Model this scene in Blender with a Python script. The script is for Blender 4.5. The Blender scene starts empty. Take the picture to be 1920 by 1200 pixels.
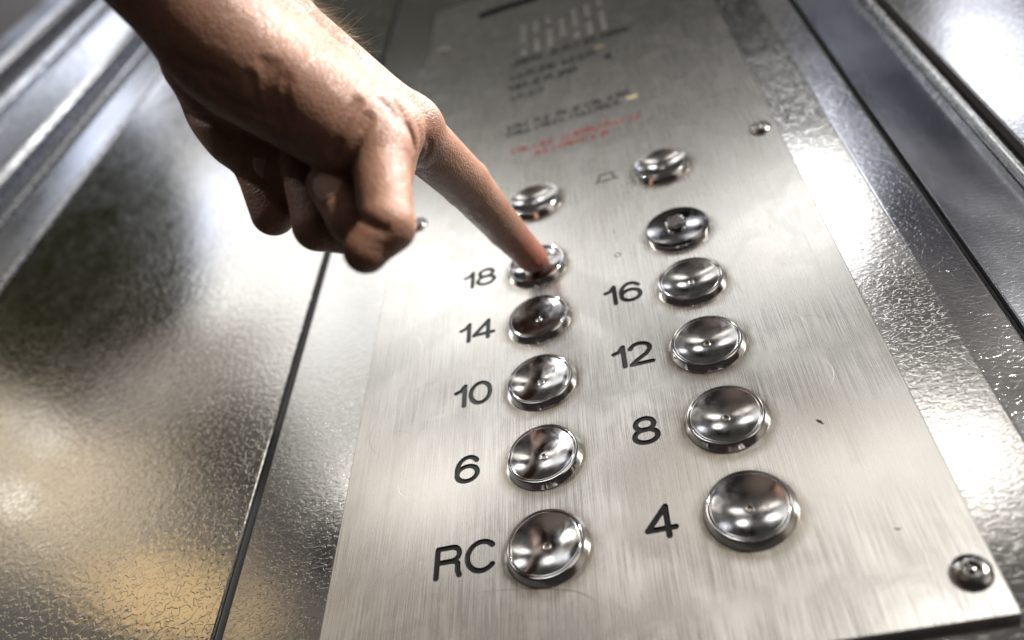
import bpy, bmesh, math, random
import numpy as np
from mathutils import Vector

random.seed(7)
S = 0.001                      # everything below is measured in millimetres: u right, v up, w out of the wall


def W(u, v, w=0.0):
    return Vector((u * S, -w * S, v * S))


sc = bpy.context.scene
# ------------------------------------------------------------------ camera
cam_d = bpy.data.cameras.new('camera')
cam = bpy.data.objects.new('camera', cam_d)
sc.collection.objects.link(cam)
sc.camera = cam
from mathutils import Matrix
cam.matrix_world = Matrix(((0.949064, 0.235896, 0.208879, 0.055474), (0.315072, -0.716194, -0.622733, -0.198151), (0.002698, 0.656825, -0.754038, -0.135970), (0, 0, 0, 1)))
cam_d.sensor_width = 36.0
cam_d.lens = 28.926
cam_d.clip_start = 0.01
cam_d.clip_end = 50
cam_d.dof.use_dof = True
cam_d.dof.focus_distance = 0.260
cam_d.dof.aperture_fstop = 6.4

# ------------------------------------------------------------------ world light (dim room plus made-up patches mirrored by the steel)
world = bpy.data.worlds.new('World')
sc.world = world
world.use_nodes = True
wt = world.node_tree
for n in list(wt.nodes):
    wt.nodes.remove(n)


def wn(kind, **kw):
    n = wt.nodes.new(kind)
    for k, v in kw.items():
        setattr(n, k, v)
    return n


def vmath(op, a, b):
    n = wn('ShaderNodeVectorMath', operation=op)
    for i, x in enumerate((a, b)):
        if isinstance(x, (tuple, list)):
            n.inputs[i].default_value = x
        else:
            wt.links.new(x, n.inputs[i])
    return n.outputs['Value'] if op == 'DOT_PRODUCT' else n.outputs['Vector']


def fmath(op, a, b=0.0):
    n = wn('ShaderNodeMath', operation=op)
    for i, x in enumerate((a, b)):
        if isinstance(x, (int, float)):
            n.inputs[i].default_value = x
        else:
            wt.links.new(x, n.inputs[i])
    return n.outputs[0]


wdir = wn('ShaderNodeTexCoord').outputs['Generated']
wcol = wn('ShaderNodeRGB').outputs[0]
wcol.default_value = (0.028, 0.024, 0.023, 1)


def reflect_patch(c, a1, a2, col, soft):
    """lay one made-up light or dark patch over the world colour: c = direction, a1/a2 = inverse half axes"""
    global wcol
    d = vmath('SUBTRACT', wdir, c)
    x = vmath('DOT_PRODUCT', d, a1)
    y = vmath('DOT_PRODUCT', d, a2)
    r = fmath('SQRT', fmath('ADD', fmath('MULTIPLY', x, x), fmath('MULTIPLY', y, y)))
    front = fmath('GREATER_THAN', vmath('DOT_PRODUCT', wdir, c), 0.0)
    mr = wn('ShaderNodeMapRange', interpolation_type='SMOOTHSTEP')
    wt.links.new(r, mr.inputs['Value'])
    mr.inputs['From Min'].default_value = 1 - soft
    mr.inputs['From Max'].default_value = 1 + soft
    mr.inputs['To Min'].default_value = 1
    mr.inputs['To Max'].default_value = 0
    m = fmath('MULTIPLY', mr.outputs[0], front)
    mx = wn('ShaderNodeMix', data_type='RGBA')
    wt.links.new(m, mx.inputs[0])
    wt.links.new(wcol, mx.inputs[6])
    mx.inputs[7].default_value = (*col, 1)
    wcol = mx.outputs[2]


REFLECT_PATCHES = [  # invented light and dark patches, aimed to shape reflections in the metal
    ((0.0000, -0.6222, 0.7828), (-0.83, 0.00, 0.00), (0.00, 1.74, 1.38), (0.17, 0.16, 0.15), 0.45),
    ((-0.3605, -0.9270, 0.1030), (-3.11, 1.21, 0.00), (0.17, 0.44, 4.52), (0.22, 0.17, 0.14), 0.60),
    ((0.5064, -0.8608, -0.0506), (-4.79, -2.82, 0.00), (0.09, -0.15, 3.33), (0.16, 0.17, 0.21), 0.50),
    ((0.7796, -0.5498, -0.2999), (-1.69, -2.40, 0.00), (0.82, -0.58, 3.18), (1.00, 0.90, 0.80), 0.50),
    ((-0.0606, -0.3475, 0.9357), (2.51, -0.73, -0.11), (-1.84, -5.55, -2.18), (0.06, 0.06, 0.05), 0.35),
    ((0.0982, -0.4400, 0.8926), (11.94, 3.49, 0.41), (1.37, -5.78, -3.00), (0.01, 0.01, 0.01), 0.35),
    ((0.1483, -0.6052, 0.7821), (15.71, -1.43, -4.09), (-4.29, -13.01, -9.25), (6.50, 6.50, 6.50), 0.50),
    ((-0.3006, -0.5516, 0.7780), (6.22, -2.58, 0.58), (-3.18, -9.63, -8.06), (5.00, 5.00, 4.90), 0.50),
    ((0.1842, -0.7974, 0.5746), (7.77, -0.12, -2.66), (-3.51, -10.69, -13.71), (3.60, 3.45, 3.25), 0.50),
    ((-0.3190, -0.7350, 0.5983), (4.94, -1.90, 0.30), (-4.01, -13.44, -18.65), (3.20, 3.00, 2.80), 0.50),
    ((0.1077, -0.7177, 0.6880), (4.65, -0.15, -0.89), (-1.10, -10.43, -10.71), (0.04, 0.04, 0.04), 0.50),
    ((-0.3528, -0.6514, 0.6717), (3.69, -1.58, 0.40), (-2.66, -15.47, -16.41), (0.03, 0.03, 0.03), 0.40),
    ((-0.0913, -0.6566, 0.7487), (9.87, -3.90, -2.22), (-15.50, -16.74, -16.57), (0.03, 0.03, 0.04), 0.50),  # dark patch imitating the hand's grey shadow on the plate
    ((-0.1972, -0.8586, 0.4732), (4.20, -1.12, -0.29), (-2.43, -7.43, -14.50), (0.16, 0.13, 0.10), 0.60),
    ((-0.4141, -0.5583, 0.7189), (6.97, -4.76, 0.31), (-3.11, -3.21, -4.29), (0.85, 0.84, 0.80), 0.60),
    ((-0.4808, -0.4474, 0.7541), (5.66, -0.32, 3.42), (-0.30, -6.82, -4.23), (1.70, 1.70, 1.68), 0.45),
    ((-0.5449, -0.5610, 0.6232), (5.94, -6.63, -0.78), (-9.69, -3.82, -11.91), (0.10, 0.09, 0.07), 0.60),
    ((-0.4641, -0.6939, 0.5506), (7.55, -5.29, -0.30), (-13.36, -4.79, -17.30), (0.01, 0.01, 0.01), 0.50),
    ((-0.5974, -0.6500, 0.4697), (8.64, -5.70, 3.11), (-7.04, -8.98, -21.38), (1.00, 0.72, 0.38), 0.50),
    ((-0.6770, -0.4947, 0.5449), (6.75, -5.41, 3.47), (-2.98, -5.80, -8.97), (0.95, 0.80, 0.60), 0.70),
    ((-0.6740, -0.4625, 0.5760), (29.27, -23.64, 15.26), (-9.36, -28.47, -33.81), (1.70, 1.60, 1.45), 0.70),
    ((-0.7037, -0.4906, 0.5140), (37.31, -31.54, 20.98), (-11.74, -35.80, -50.23), (1.70, 1.60, 1.45), 0.70),
    ((-0.5802, -0.2204, 0.7841), (7.14, -4.65, 3.98), (1.64, -12.21, -2.22), (3.00, 3.20, 3.80), 0.35),
    ((-0.5444, -0.4226, 0.7246), (4.99, 1.69, 4.73), (20.53, -28.56, -1.24), (1.80, 1.95, 2.40), 0.40),
    ((-0.6109, -0.3422, 0.7139), (5.91, -2.75, 3.74), (0.06, -4.97, -2.33), (0.01, 0.01, 0.00), 0.20),  # dark patch added for the dark reflection in the left panel
    ((-0.5519, -0.5085, 0.6609), (8.67, -11.36, -1.50), (-0.11, -16.21, -12.56), (0.50, 0.44, 0.40), 0.70),
    ((0.3643, -0.4700, 0.8039), (14.06, -3.59, -8.47), (-7.23, -10.30, -2.74), (3.60, 3.75, 4.30), 0.35),
    ((0.4665, -0.4217, 0.7775), (6.82, 7.06, -0.26), (2.54, -2.29, -2.77), (0.04, 0.04, 0.06), 0.30),
]
for g in REFLECT_PATCHES:
    reflect_patch(*g)
bg = wn('ShaderNodeBackground')
wt.links.new(wcol, bg.inputs[0])
bg.inputs[1].default_value = 1.0
wt.links.new(bg.outputs[0], wn('ShaderNodeOutputWorld').inputs[0])


# ------------------------------------------------------------------ lamps
def lamp(name, pos, aim, size, power, col):
    d = bpy.data.lights.new(name, 'AREA')
    d.shape = 'DISK'
    d.size = size
    d.energy = power
    d.color = col
    o = bpy.data.objects.new(name, d)
    sc.collection.objects.link(o)
    o.location = pos
    o.rotation_euler = (Vector(aim) - Vector(pos)).to_track_quat('-Z', 'Y').to_euler()
    return o


def spot(name, pos, aim, radius, power, col, cone, blend):
    d = bpy.data.lights.new(name, 'SPOT')
    d.shadow_soft_size = radius
    d.energy = power
    d.color = col
    d.spot_size = math.radians(cone)
    d.spot_blend = blend
    o = bpy.data.objects.new(name, d)
    sc.collection.objects.link(o)
    o.location = pos
    o.rotation_euler = (Vector(aim) - Vector(pos)).to_track_quat('-Z', 'Y').to_euler()
    return o


spot('key_lamp', W(935, 440, 905), W(0, 90, 20), 0.04, 118, (1.0, 0.97, 0.92), 23, 0.9)
spot('left_lamp', W(-560, 480, 690), W(22, 106, 8), 0.035, 85, (0.96, 0.98, 1.0), 11.5, 1.0)
spot('rim_lamp', W(520, 900, 300), W(-30, 85, 130), 0.04, 125, (1.0, 0.97, 0.93), 15, 0.7)
sc.view_settings.view_transform = 'Standard'
sc.view_settings.look = 'None'
sc.view_settings.exposure = 0.15
sc.view_settings.gamma = 1
sc.view_settings.use_curve_mapping = False
sc.cycles.use_denoising = True
sc.cycles.max_bounces = 8
sc.cycles.caustics_reflective = False
sc.cycles.sample_clamp_indirect = 6


# ------------------------------------------------------------------ materials
class Mat:
    def __init__(self, name, color, rough, metal=0.0, **kw):
        self.m = bpy.data.materials.new(name)
        self.m.use_nodes = True
        self.t = self.m.node_tree
        self.b = self.t.nodes['Principled BSDF']
        self.b.inputs['Base Color'].default_value = (*color, 1)
        self.b.inputs['Roughness'].default_value = rough
        self.b.inputs['Metallic'].default_value = metal
        for k, v in kw.items():
            self.b.inputs[k.replace('_', ' ')].default_value = v

    def n(self, kind, **kw):
        x = self.t.nodes.new(kind)
        for k, v in kw.items():
            if k in x.inputs and not hasattr(x, k):
                x.inputs[k].default_value = v
            else:
                setattr(x, k, v)
        return x

    def ln(self, a, b):
        self.t.links.new(a, b)

    def coords(self, sx=1, sy=1, sz=1):
        tc = self.n('ShaderNodeTexCoord')
        mp = self.n('ShaderNodeMapping')
        mp.inputs['Scale'].default_value = (sx, sy, sz)
        self.ln(tc.outputs['Object'], mp.inputs[0])
        return mp.outputs[0]

    def noise(self, vec, scale, detail=2.0, dist=0.0, rough=0.5):
        x = self.n('ShaderNodeTexNoise')
        self.ln(vec, x.inputs['Vector'])
        x.inputs['Scale'].default_value = scale
        x.inputs['Detail'].default_value = detail
        x.inputs['Roughness'].default_value = rough
        x.inputs['Distortion'].default_value = dist
        return x.outputs[0]

    def rng(self, val, a, b, c, d, smooth=False):
        x = self.n('ShaderNodeMapRange')
        if smooth:
            x.interpolation_type = 'SMOOTHSTEP'
        self.ln(val, x.inputs[0])
        for i, q in enumerate((a, b, c, d)):
            x.inputs[i + 1].default_value = q
        return x.outputs[0]

    def math(self, op, a, b=0.0):
        x = self.n('ShaderNodeMath')
        x.operation = op
        for i, q in enumerate((a, b)):
            if isinstance(q, (int, float)):
                x.inputs[i].default_value = q
            else:
                self.ln(q, x.inputs[i])
        return x.outputs[0]

    def mixc(self, fac, c1, c2):
        x = self.n('ShaderNodeMix')
        x.data_type = 'RGBA'
        if isinstance(fac, (int, float)):
            x.inputs[0].default_value = fac
        else:
            self.ln(fac, x.inputs[0])
        for i, c in ((6, c1), (7, c2)):
            if isinstance(c, (tuple, list)):
                x.inputs[i].default_value = (*c, 1)
            else:
                self.ln(c, x.inputs[i])
        return x.outputs[2]

    def bump(self, h, dist, strength=1.0, prev=None):
        x = self.n('ShaderNodeBump')
        x.inputs['Strength'].default_value = strength
        x.inputs['Distance'].default_value = dist
        self.ln(h, x.inputs['Height'])
        if prev is not None:
            self.ln(prev, x.inputs['Normal'])
        return x.outputs[0]


def brushed():
    k = Mat('brushed_steel', (0.60, 0.585, 0.56), 0.22, 0.92)
    v = k.coords(1, 1, 0.008)
    fine = k.noise(v, 4600, 3.0, 0, 0.7)
    mid = k.noise(k.coords(1, 1, 0.03), 420, 3.0)
    cloud = k.noise(k.coords(1, 1, 0.45), 38, 4.0)
    smudge = k.noise(k.coords(1, 1, 0.8), 75, 5.0, 0.8)
    k.ln(k.math('ADD', k.rng(fine, 0.3, 0.7, 0.22, 0.32), k.rng(smudge, 0.45, 0.75, 0, 0.045)), k.b.inputs['Roughness'])
    c = k.mixc(k.rng(fine, 0.36, 0.62, 0, 1), (0.50, 0.485, 0.46), (0.66, 0.645, 0.62))
    c = k.mixc(k.rng(mid, 0.56, 0.75, 0, 0.28), c, (0.36, 0.345, 0.32))
    # handled, slightly tarnished areas
    c = k.mixc(k.rng(cloud, 0.46, 0.72, 0, 0.28), c, (0.45, 0.41, 0.345))
    # dirt that collects round the buttons
    tc = k.n('ShaderNodeTexCoord')
    sp = k.n('ShaderNodeSeparateXYZ')
    k.ln(tc.outputs['Object'], sp.inputs[0])
    best = None
    for (u0, v0) in BUTTON_SPOTS:
        dx = k.math('SUBTRACT', sp.outputs[0], u0 * S)
        dz = k.math('SUBTRACT', sp.outputs[2], (v0 - 1.5) * S)
        d = k.math('SQRT', k.math('ADD', k.math('MULTIPLY', dx, dx), k.math('MULTIPLY', dz, dz)))
        best = d if best is None else k.math('MINIMUM', best, d)
    wob = k.noise(tc.outputs['Object'], 160, 3.0)
    edge = k.math('ADD', best, k.rng(wob, 0.3, 0.7, -0.0016, 0.0016))
    dirt = k.math('MULTIPLY', k.rng(edge, 0.0126, 0.0168, 1, 0, True), k.rng(wob, 0.32, 0.6, 0.3, 0.85))
    c = k.mixc(dirt, c, (0.20, 0.165, 0.12))
    k.ln(c, k.b.inputs['Base Color'])
    k.b.inputs['Anisotropic'].default_value = 0.75
    tg = k.n('ShaderNodeTangent', direction_type='UV_MAP', uv_map='UVMap')
    k.ln(tg.outputs[0], k.b.inputs['Tangent'])
    n1 = k.bump(fine, 0.000008, 0.2)
    n2 = k.bump(mid, 0.000008, 0.2, n1)
    k.ln(n2, k.b.inputs['Normal'])
    return k.m


def embossed(name, tint=(0.60, 0.585, 0.555), depth=0.00003, scale=290.0, rough=0.07, stretch=(1, 1, 1)):
    """rolled leather-grain stainless sheet"""
    k = Mat(name, tint, rough, 1.0)
    v = k.coords(*stretch)
    wob = k.n('ShaderNodeTexNoise')
    k.ln(v, wob.inputs['Vector'])
    wob.inputs['Scale'].default_value = scale * 0.9
    wob.inputs['Detail'].default_value = 1.5
    add = k.n('ShaderNodeVectorMath', operation='MULTIPLY_ADD')
    k.ln(wob.outputs['Color'], add.inputs[0])
    add.inputs[1].default_value = (0.0032, 0.0032, 0.0032)
    k.ln(v, add.inputs[2])
    vo = k.n('ShaderNodeTexVoronoi', feature='SMOOTH_F1')
    k.ln(add.outputs[0], vo.inputs['Vector'])
    vo.inputs['Scale'].default_value = scale * 1.15
    vo.inputs['Smoothness'].default_value = 0.55
    cell = k.rng(vo.outputs['Distance'], 0.15, 0.75, 1, 0, True)
    worm = k.noise(add.outputs[0], scale * 1.5, 1.0, 0.35)
    ridge = k.rng(worm, 0.45, 0.54, 0, 1, True)
    soft = k.noise(v, scale * 0.16, 2.0)
    h = k.math('ADD', k.math('MULTIPLY', cell, 0.35), k.math('MULTIPLY', ridge, 0.7))
    h = k.math('MULTIPLY', h, k.rng(soft, 0.3, 0.7, 0.75, 1.15))
    dent = k.noise(v, 14, 2.0)
    n0 = k.bump(dent, 0.0009, 0.15)
    n1 = k.bump(h, depth, 1.0, n0)
    k.ln(n1, k.b.inputs['Normal'])
    smear = k.noise(k.coords(1, 1, 0.5), 22, 4.0)
    k.ln(k.rng(smear, 0.35, 0.7, rough * 0.8, rough * 1.7), k.b.inputs['Roughness'])
    k.ln(k.mixc(k.rng(smear, 0.45, 0.75, 0, 0.3), tint, tuple(x * 0.8 for x in tint)), k.b.inputs['Base Color'])
    return k.m


def chrome(name='polished_chrome', col=(0.66, 0.65, 0.64), rough=0.06):
    k = Mat(name, col, rough, 1.0)
    v = k.coords()
    sm = k.noise(v, 260, 4.0, 0.6)
    k.ln(k.rng(sm, 0.35, 0.7, rough * 0.6, rough * 2.6), k.b.inputs['Roughness'])
    k.ln(k.bump(k.noise(v, 900, 2.0), 0.00001, 0.25), k.b.inputs['Normal'])
    return k.m


def dish_metal():
    k = Mat('spun_steel_dish', (0.58, 0.57, 0.56), 0.13, 1.0)
    v = k.coords()
    sm = k.noise(v, 300, 5.0, 0.5)
    k.ln(k.rng(sm, 0.35, 0.72, 0.09, 0.22), k.b.inputs['Roughness'])
    k.ln(k.mixc(k.rng(sm, 0.5, 0.75, 0, 0.35), (0.47, 0.46, 0.455), (0.33, 0.31, 0.29)), k.b.inputs['Base Color'])
    k.ln(k.bump(k.noise(v, 700, 3.0), 0.00002, 0.35), k.b.inputs['Normal'])
    return k.m


def skin():
    k = Mat('skin', (0.42, 0.225, 0.145), 0.42, 0.0, Specular_IOR_Level=0.32)
    v = k.coords()
    blot = k.noise(v, 55, 4.0)
    fine = k.noise(v, 420, 3.0)
    c = k.mixc(k.rng(blot, 0.3, 0.7, 0, 1), (0.195, 0.092, 0.057), (0.31, 0.168, 0.112))
    c = k.mixc(k.rng(fine, 0.4, 0.75, 0, 0.3), c, (0.15, 0.065, 0.043))
    # redder towards the pressed index fingertip (the mesh origin lies at that fingertip)
    ln = k.n('ShaderNodeVectorMath', operation='LENGTH')
    k.ln(v, ln.inputs[0])
    c = k.mixc(k.rng(ln.outputs['Value'], 0.006, 0.034, 0.6, 0, True), c, (0.34, 0.085, 0.055))
    k.ln(c, k.b.inputs['Base Color'])
    k.b.inputs['Subsurface Weight'].default_value = 0.28
    k.b.inputs['Subsurface Radius'].default_value = (1.0, 0.35, 0.18)
    k.b.inputs['Subsurface Scale'].default_value = 0.0035
    k.ln(k.rng(fine, 0.3, 0.7, 0.45, 0.62), k.b.inputs['Roughness'])
    vo = k.n('ShaderNodeTexVoronoi', feature='DISTANCE_TO_EDGE')
    wv = k.n('ShaderNodeVectorMath', operation='MULTIPLY_ADD')
    wn_ = k.n('ShaderNodeTexNoise')
    k.ln(v, wn_.inputs['Vector'])
    wn_.inputs['Scale'].default_value = 500
    k.ln(wn_.outputs['Color'], wv.inputs[0])
    wv.inputs[1].default_value = (0.0014, 0.0014, 0.0014)
    k.ln(v, wv.inputs[2])
    k.ln(wv.outputs[0], vo.inputs['Vector'])
    vo.inputs['Scale'].default_value = 780
    pore = k.rng(vo.outputs['Distance'], 0.0, 0.22, 0, 1)
    n1 = k.bump(pore, 0.00014, 0.7)
    n2 = k.bump(k.noise(v, 230, 6.0, 0.5), 0.0007, 0.45, n1)
    k.ln(n2, k.b.inputs['Normal'])
    return k.m


# ------------------------------------------------------------------ object helpers
def link(name, mesh, mats, parent=None, loc=None):
    o = bpy.data.objects.new(name, mesh)
    for m in (mats if isinstance(mats, (list, tuple)) else [mats]):
        if m.name not in [x.name for x in mesh.materials if x]:
            mesh.materials.append(m)
    sc.collection.objects.link(o)
    if parent is not None:
        o.parent = parent
    if loc is not None:
        o.location = loc
    return o


def empty(name, loc=(0, 0, 0)):
    o = bpy.data.objects.new(name, None)
    o.empty_display_size = 0.01
    o.location = loc
    sc.collection.objects.link(o)
    return o


def tag(o, label=None, cat=None, group=None, kind=None):
    for k, v in (('label', label), ('category', cat), ('group', group), ('kind', kind)):
        if v:
            o[k] = v
    return o


def mesh_from(name, verts, faces, smooth=False, fmat=None):
    me = bpy.data.meshes.new(name)
    me.from_pydata([tuple(v) for v in verts], [], [tuple(f) for f in faces])
    if smooth:
        me.polygons.foreach_set('use_smooth', [True] * len(me.polygons))
    if fmat is not None:
        me.polygons.foreach_set('material_index', fmat)
    me.update()
    return me


def revolve(name, prof, seg=72, smooth_angle=28, squash=1.0):
    """turn a (radius, w) profile round the outward axis"""
    vs, fs, rings = [], [], []
    for r, w in prof:
        if r < 1e-6:
            rings.append([len(vs)])
            vs.append(W(0, 0, w))
        else:
            rings.append(list(range(len(vs), len(vs) + seg)))
            for i in range(seg):
                a = 2 * math.pi * i / seg
                vs.append(W(r * math.cos(a), r * math.sin(a), w))
    for A, B in zip(rings, rings[1:]):
        if len(A) == 1 and len(B) == 1:
            continue
        for i in range(seg):
            j = (i + 1) % seg
            if len(B) == 1:
                fs.append((A[i], A[j], B[0]))
            elif len(A) == 1:
                fs.append((A[0], B[j], B[i]))
            else:
                fs.append((A[i], A[j], B[j], B[i]))
    me = mesh_from(name, vs, fs, True)
    bm = bmesh.new()
    bm.from_mesh(me)
    bmesh.ops.recalc_face_normals(bm, faces=bm.faces)
    for e in bm.edges:
        if len(e.link_faces) == 2 and e.calc_face_angle(0) > math.radians(smooth_angle):
            e.smooth = False
    bm.to_mesh(me)
    bm.free()
    return me


def arc(cx, cy, rx, ry, a0, a1, n=18):
    return [(cx + rx * math.cos(math.radians(a0 + (a1 - a0) * i / n)),
             cy + ry * math.sin(math.radians(a0 + (a1 - a0) * i / n))) for i in range(n + 1)]


def extrude_profile(name, pts, v0, v1, bevel=0.0, segs=2):
    """pts: closed (u, w) outline, counter-clockwise; extruded along v"""
    bm = bmesh.new()
    a = [bm.verts.new(W(u, v0, w)) for u, w in pts]
    b = [bm.verts.new(W(u, v1, w)) for u, w in pts]
    n = len(pts)
    for i in range(n):
        bm.faces.new((a[i], a[(i + 1) % n], b[(i + 1) % n], b[i]))
    bm.faces.new(a[::-1])
    bm.faces.new(b)
    bmesh.ops.recalc_face_normals(bm, faces=bm.faces)
    if bevel:
        es = [e for e in bm.edges if abs((e.verts[0].co - e.verts[1].co).z) > 1e-4]
        bmesh.ops.bevel(bm, geom=es, offset=bevel * S, segments=segs, profile=0.5, affect='EDGES')
    me = bpy.data.meshes.new(name)
    for f in bm.faces:
        f.smooth = False
    bm.to_mesh(me)
    bm.free()
    return me


# ------------------------------------------------------------------ layout of the control panel (mm)
PITCH = 33.28
ROWS = [PITCH * i for i in range(5)]
TOPROW = PITCH * 4 + 47.84
COLS = (0.0, 58.0)
BUTTON_SPOTS = [(0, v) for v in ROWS] + [(0, TOPROW)] + [(58, v) for v in ROWS] + [(58, TOPROW)]

M_brushed = brushed()
M_emb = embossed('embossed_steel')
M_emb_right = embossed('embossed_steel_crinkled', (0.60, 0.59, 0.575), 0.000017, 460.0, 0.11, (0.6, 1, 1.15))
M_facet = embossed('embossed_steel_reflect_tint', (0.42, 0.43, 0.46), 0.000014, 520.0, 0.16, (0.6, 1, 1.15))  # grained steel with the strip's dark bluish reflection put into its tint
M_mould = embossed('embossed_trim', (0.54, 0.57, 0.64), 0.00003, 400.0, 0.11)
M_plain = chrome('satin_trim', (0.60, 0.60, 0.60), 0.16)
M_chrome = chrome()
M_dish = dish_metal()
M_screw = chrome('screw_steel', (0.40, 0.39, 0.38), 0.12)
M_black = Mat('engraving_paint', (0.008, 0.008, 0.008), 0.4, Specular_IOR_Level=0.3).m
M_rubber = Mat('black_rubber', (0.012, 0.012, 0.012), 0.55).m
M_print = Mat('printed_black_ink', (0.02, 0.02, 0.02), 0.6).m
M_red = Mat('printed_red_ink', (0.22, 0.05, 0.045), 0.5).m
M_yellow = Mat('printed_yellow_ink', (0.50, 0.42, 0.22), 0.45).m
M_hole = Mat('dark_recess', (0.008, 0.008, 0.008), 0.6).m
M_skin = skin()
M_nail = Mat('fingernail', (0.50, 0.31, 0.25), 0.28, 0.0, Subsurface_Weight=0.15).m
M_hair = Mat('arm_hair', (0.42, 0.29, 0.18), 0.4).m

# ------------------------------------------------------------------ walls
VB, VT = -330.0, 1700.0
tag(link('wall_panel', extrude_profile('wall_panel', [(-340.5, -5), (-110.2, -5), (-110.2, -3), (-340.5, -3)], VB, VT, 0.6), M_emb),
    'wide leather-grained steel wall panel left of the black seam', 'wall panel', None, 'thing')
tag(link('wall_panel', extrude_profile('wall_panel', [(-106.6, -5), (148.0, -7.4), (146.6, -5.6), (131.2, -3), (-106.6, -3)], VB, VT, 0.5), M_emb_right),
    'grained steel wall panel that the brushed button plate is screwed to', 'wall panel', None, 'thing')
tag(link('wall_panel', extrude_profile('wall_panel', [(149.4, -12), (180.0, -15), (180.0, -11.4), (149.4, -5.4)], VB, VT, 0.5), M_facet),
    'dark bluish slanted steel strip between the thin seam and the bright bead', 'wall panel', None, 'thing')
tag(link('wall_panel', extrude_profile('wall_panel', [(186.4, -6), (640.0, -6), (640.0, -4), (186.4, -4)], VB, VT, 0.8), M_emb_right),
    'bright grained steel wall panel in the upper right corner', 'wall panel', None, 'thing')
tag(link('seam_strip', extrude_profile('seam_strip', [(-110.1, -5.2), (-106.7, -5.2), (-106.7, -4.1), (-110.1, -4.1)], VB, VT, 0.3), M_rubber),
    'thin black rubber strip filling the seam left of the button plate', 'seam strip', None, 'thing')
tag(link('seam_strip', extrude_profile('seam_strip', [(147.0, -12), (149.3, -12), (149.3, -8.2), (147.0, -8.2)], VB, VT, 0.3), M_rubber),
    'thin black seam strip right of the button plate beside the bluish slanted strip', 'seam strip', None, 'thing')
tag(link('edge_bead', extrude_profile('edge_bead', [(180.2, -16), (183.4, -16), (183.4, -7.0), (181.8, -6.0), (180.2, -7.0)], VB, VT, 0.6, 3), M_plain),
    'narrow bright metal bead between the dark slanted strip and the upper right panel', 'edge bead', None, 'thing')
tag(link('seam_strip', extrude_profile('seam_strip', [(183.5, -16), (186.3, -16), (186.3, -9), (183.5, -9)], VB, VT, 0.3), M_rubber),
    'dark seam strip right of the bright bead, at the upper right panel', 'seam strip', None, 'thing')

# ribbed trim at the far left: (outline, material, label)
TRIM = [
    ([(-349, -20), (-341, -20), (-341, -4), (-343, -1.5), (-347, -1.5), (-349, -4)], M_plain, 'thin bright metal fillet along the left edge of the wide grained panel'),
    ([(-386, -20), (-349.4, -20), (-349.4, -7), (-386, -3)], M_mould, 'grained bluish trim strip next to the thin bright fillet'),
    ([(-399, -20), (-389, -20), (-389, -4), (-391.5, 0), (-396.5, 0), (-399, -4)], M_plain, 'narrow polished metal rib between two grained trim strips'),
    ([(-441, -20), (-399.4, -20), (-399.4, -6), (-441, -14)], M_mould, 'grained bluish trim strip left of the narrow polished rib'),
    ([(-528, -20), (-441.4, -20), (-441.4, -4), (-446, 0), (-528, -2)], M_plain, 'broad pale satin trim strip, widest of the ribbed trim'),
    ([(-548, -20), (-528.4, -20), (-528.4, -8), (-548, -14)], M_mould, 'slim dark grained strip left of the broad pale strip'),
    ([(-566, -20), (-548.4, -20), (-548.4, -2), (-552, 3), (-562, 3), (-566, -2)], M_plain, 'second narrow polished rib, near the upper left corner'),
    ([(-640, -20), (-566.4, -20), (-566.4, -6), (-640, -16)], M_mould, 'grey blue trim strip left of the second polished rib'),
    ([(-660, -20), (-640.4, -20), (-640.4, -2), (-645, 3), (-655, 3), (-660, -2)], M_plain, 'third narrow polished rib, dimly lit at the upper left'),
    ([(-775, -20), (-660.4, -20), (-660.4, -6), (-775, -12)], M_mould, 'outermost pale blue trim strip at the upper left corner'),
]
for pts, m, lab in TRIM:
    tag(link('trim_strip', extrude_profile('trim_strip', pts, VB, 2600, 0.9, 3), m), lab, 'trim strip', 'ribbed trim strips at the far left', 'thing')
tag(link('door_jamb', extrude_profile('door_jamb', [(-1150, -30), (-776, -30), (-776, -24), (-1150, -24)], VB, 2900, 1), Mat('brown_paint', (0.085, 0.062, 0.045), 0.5).m),
    'dark brown surface beyond the ribbed trim in the upper left corner', 'door jamb', None, 'thing')

# ------------------------------------------------------------------ control panel
panel = tag(empty('control_panel'), 'brushed steel lift button panel with two columns of round buttons and engraved floor numbers', 'control panel')

GL = {
    '1': [[(0.0, .70), (.16, .75), (.32, .97)], [(.32, .97), (.32, 0.03)]],
    '0': [arc(.38, .5, .35, .47, 0, 360, 40)],
    '2': [arc(.36, .70, .33, .27, 165, -22, 20) + [(.55, .43), (.18, .18), (.03, .03)], [(.03, .03), (.72, .03)]],
    '4': [[(.56, .03), (.56, .97), (.0, .27), (.76, .27)]],
    '6': [arc(.38, .32, .34, .29, 0, 360, 36), arc(.40, .50, .36, .47, 38, 188, 22)],
    '8': [arc(.37, .74, .28, .23, 0, 360, 34), arc(.37, .28, .35, .25, 0, 360, 36)],
    'R': [[(.03, .03), (.03, .97)], [(.03, .97), (.46, .97)] + arc(.46, .74, .24, .23, 90, -90, 16) + [(.03, .51)],
          [(.48, .51)] + arc(.52, .35, .15, .15, 80, 0, 8) + [(.68, .16), (.73, .03)]],
    'C': [arc(.46, .5, .43, .47, 42, 318, 34)],
}
ADV = {'1': .52, '0': .92, '2': .9, '4': .93, '6': .9, '8': .9, 'R': .93, 'C': .95}
GH, SW = 10.4, 0.92            # glyph height, half stroke


def text_paths(s, uc, v0, h=GH, gap=0.0):
    wid = sum(ADV[c] for c in s[:-1]) + (.74 if s[-1] != '1' else .35)
    x = uc - wid * h / 2
    out = []
    for c in s:
        for p in GL[c]:
            out.append([(x + a * h, v0 + b * h) for a, b in p])
        x += ADV[c] * h
    return out


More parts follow.
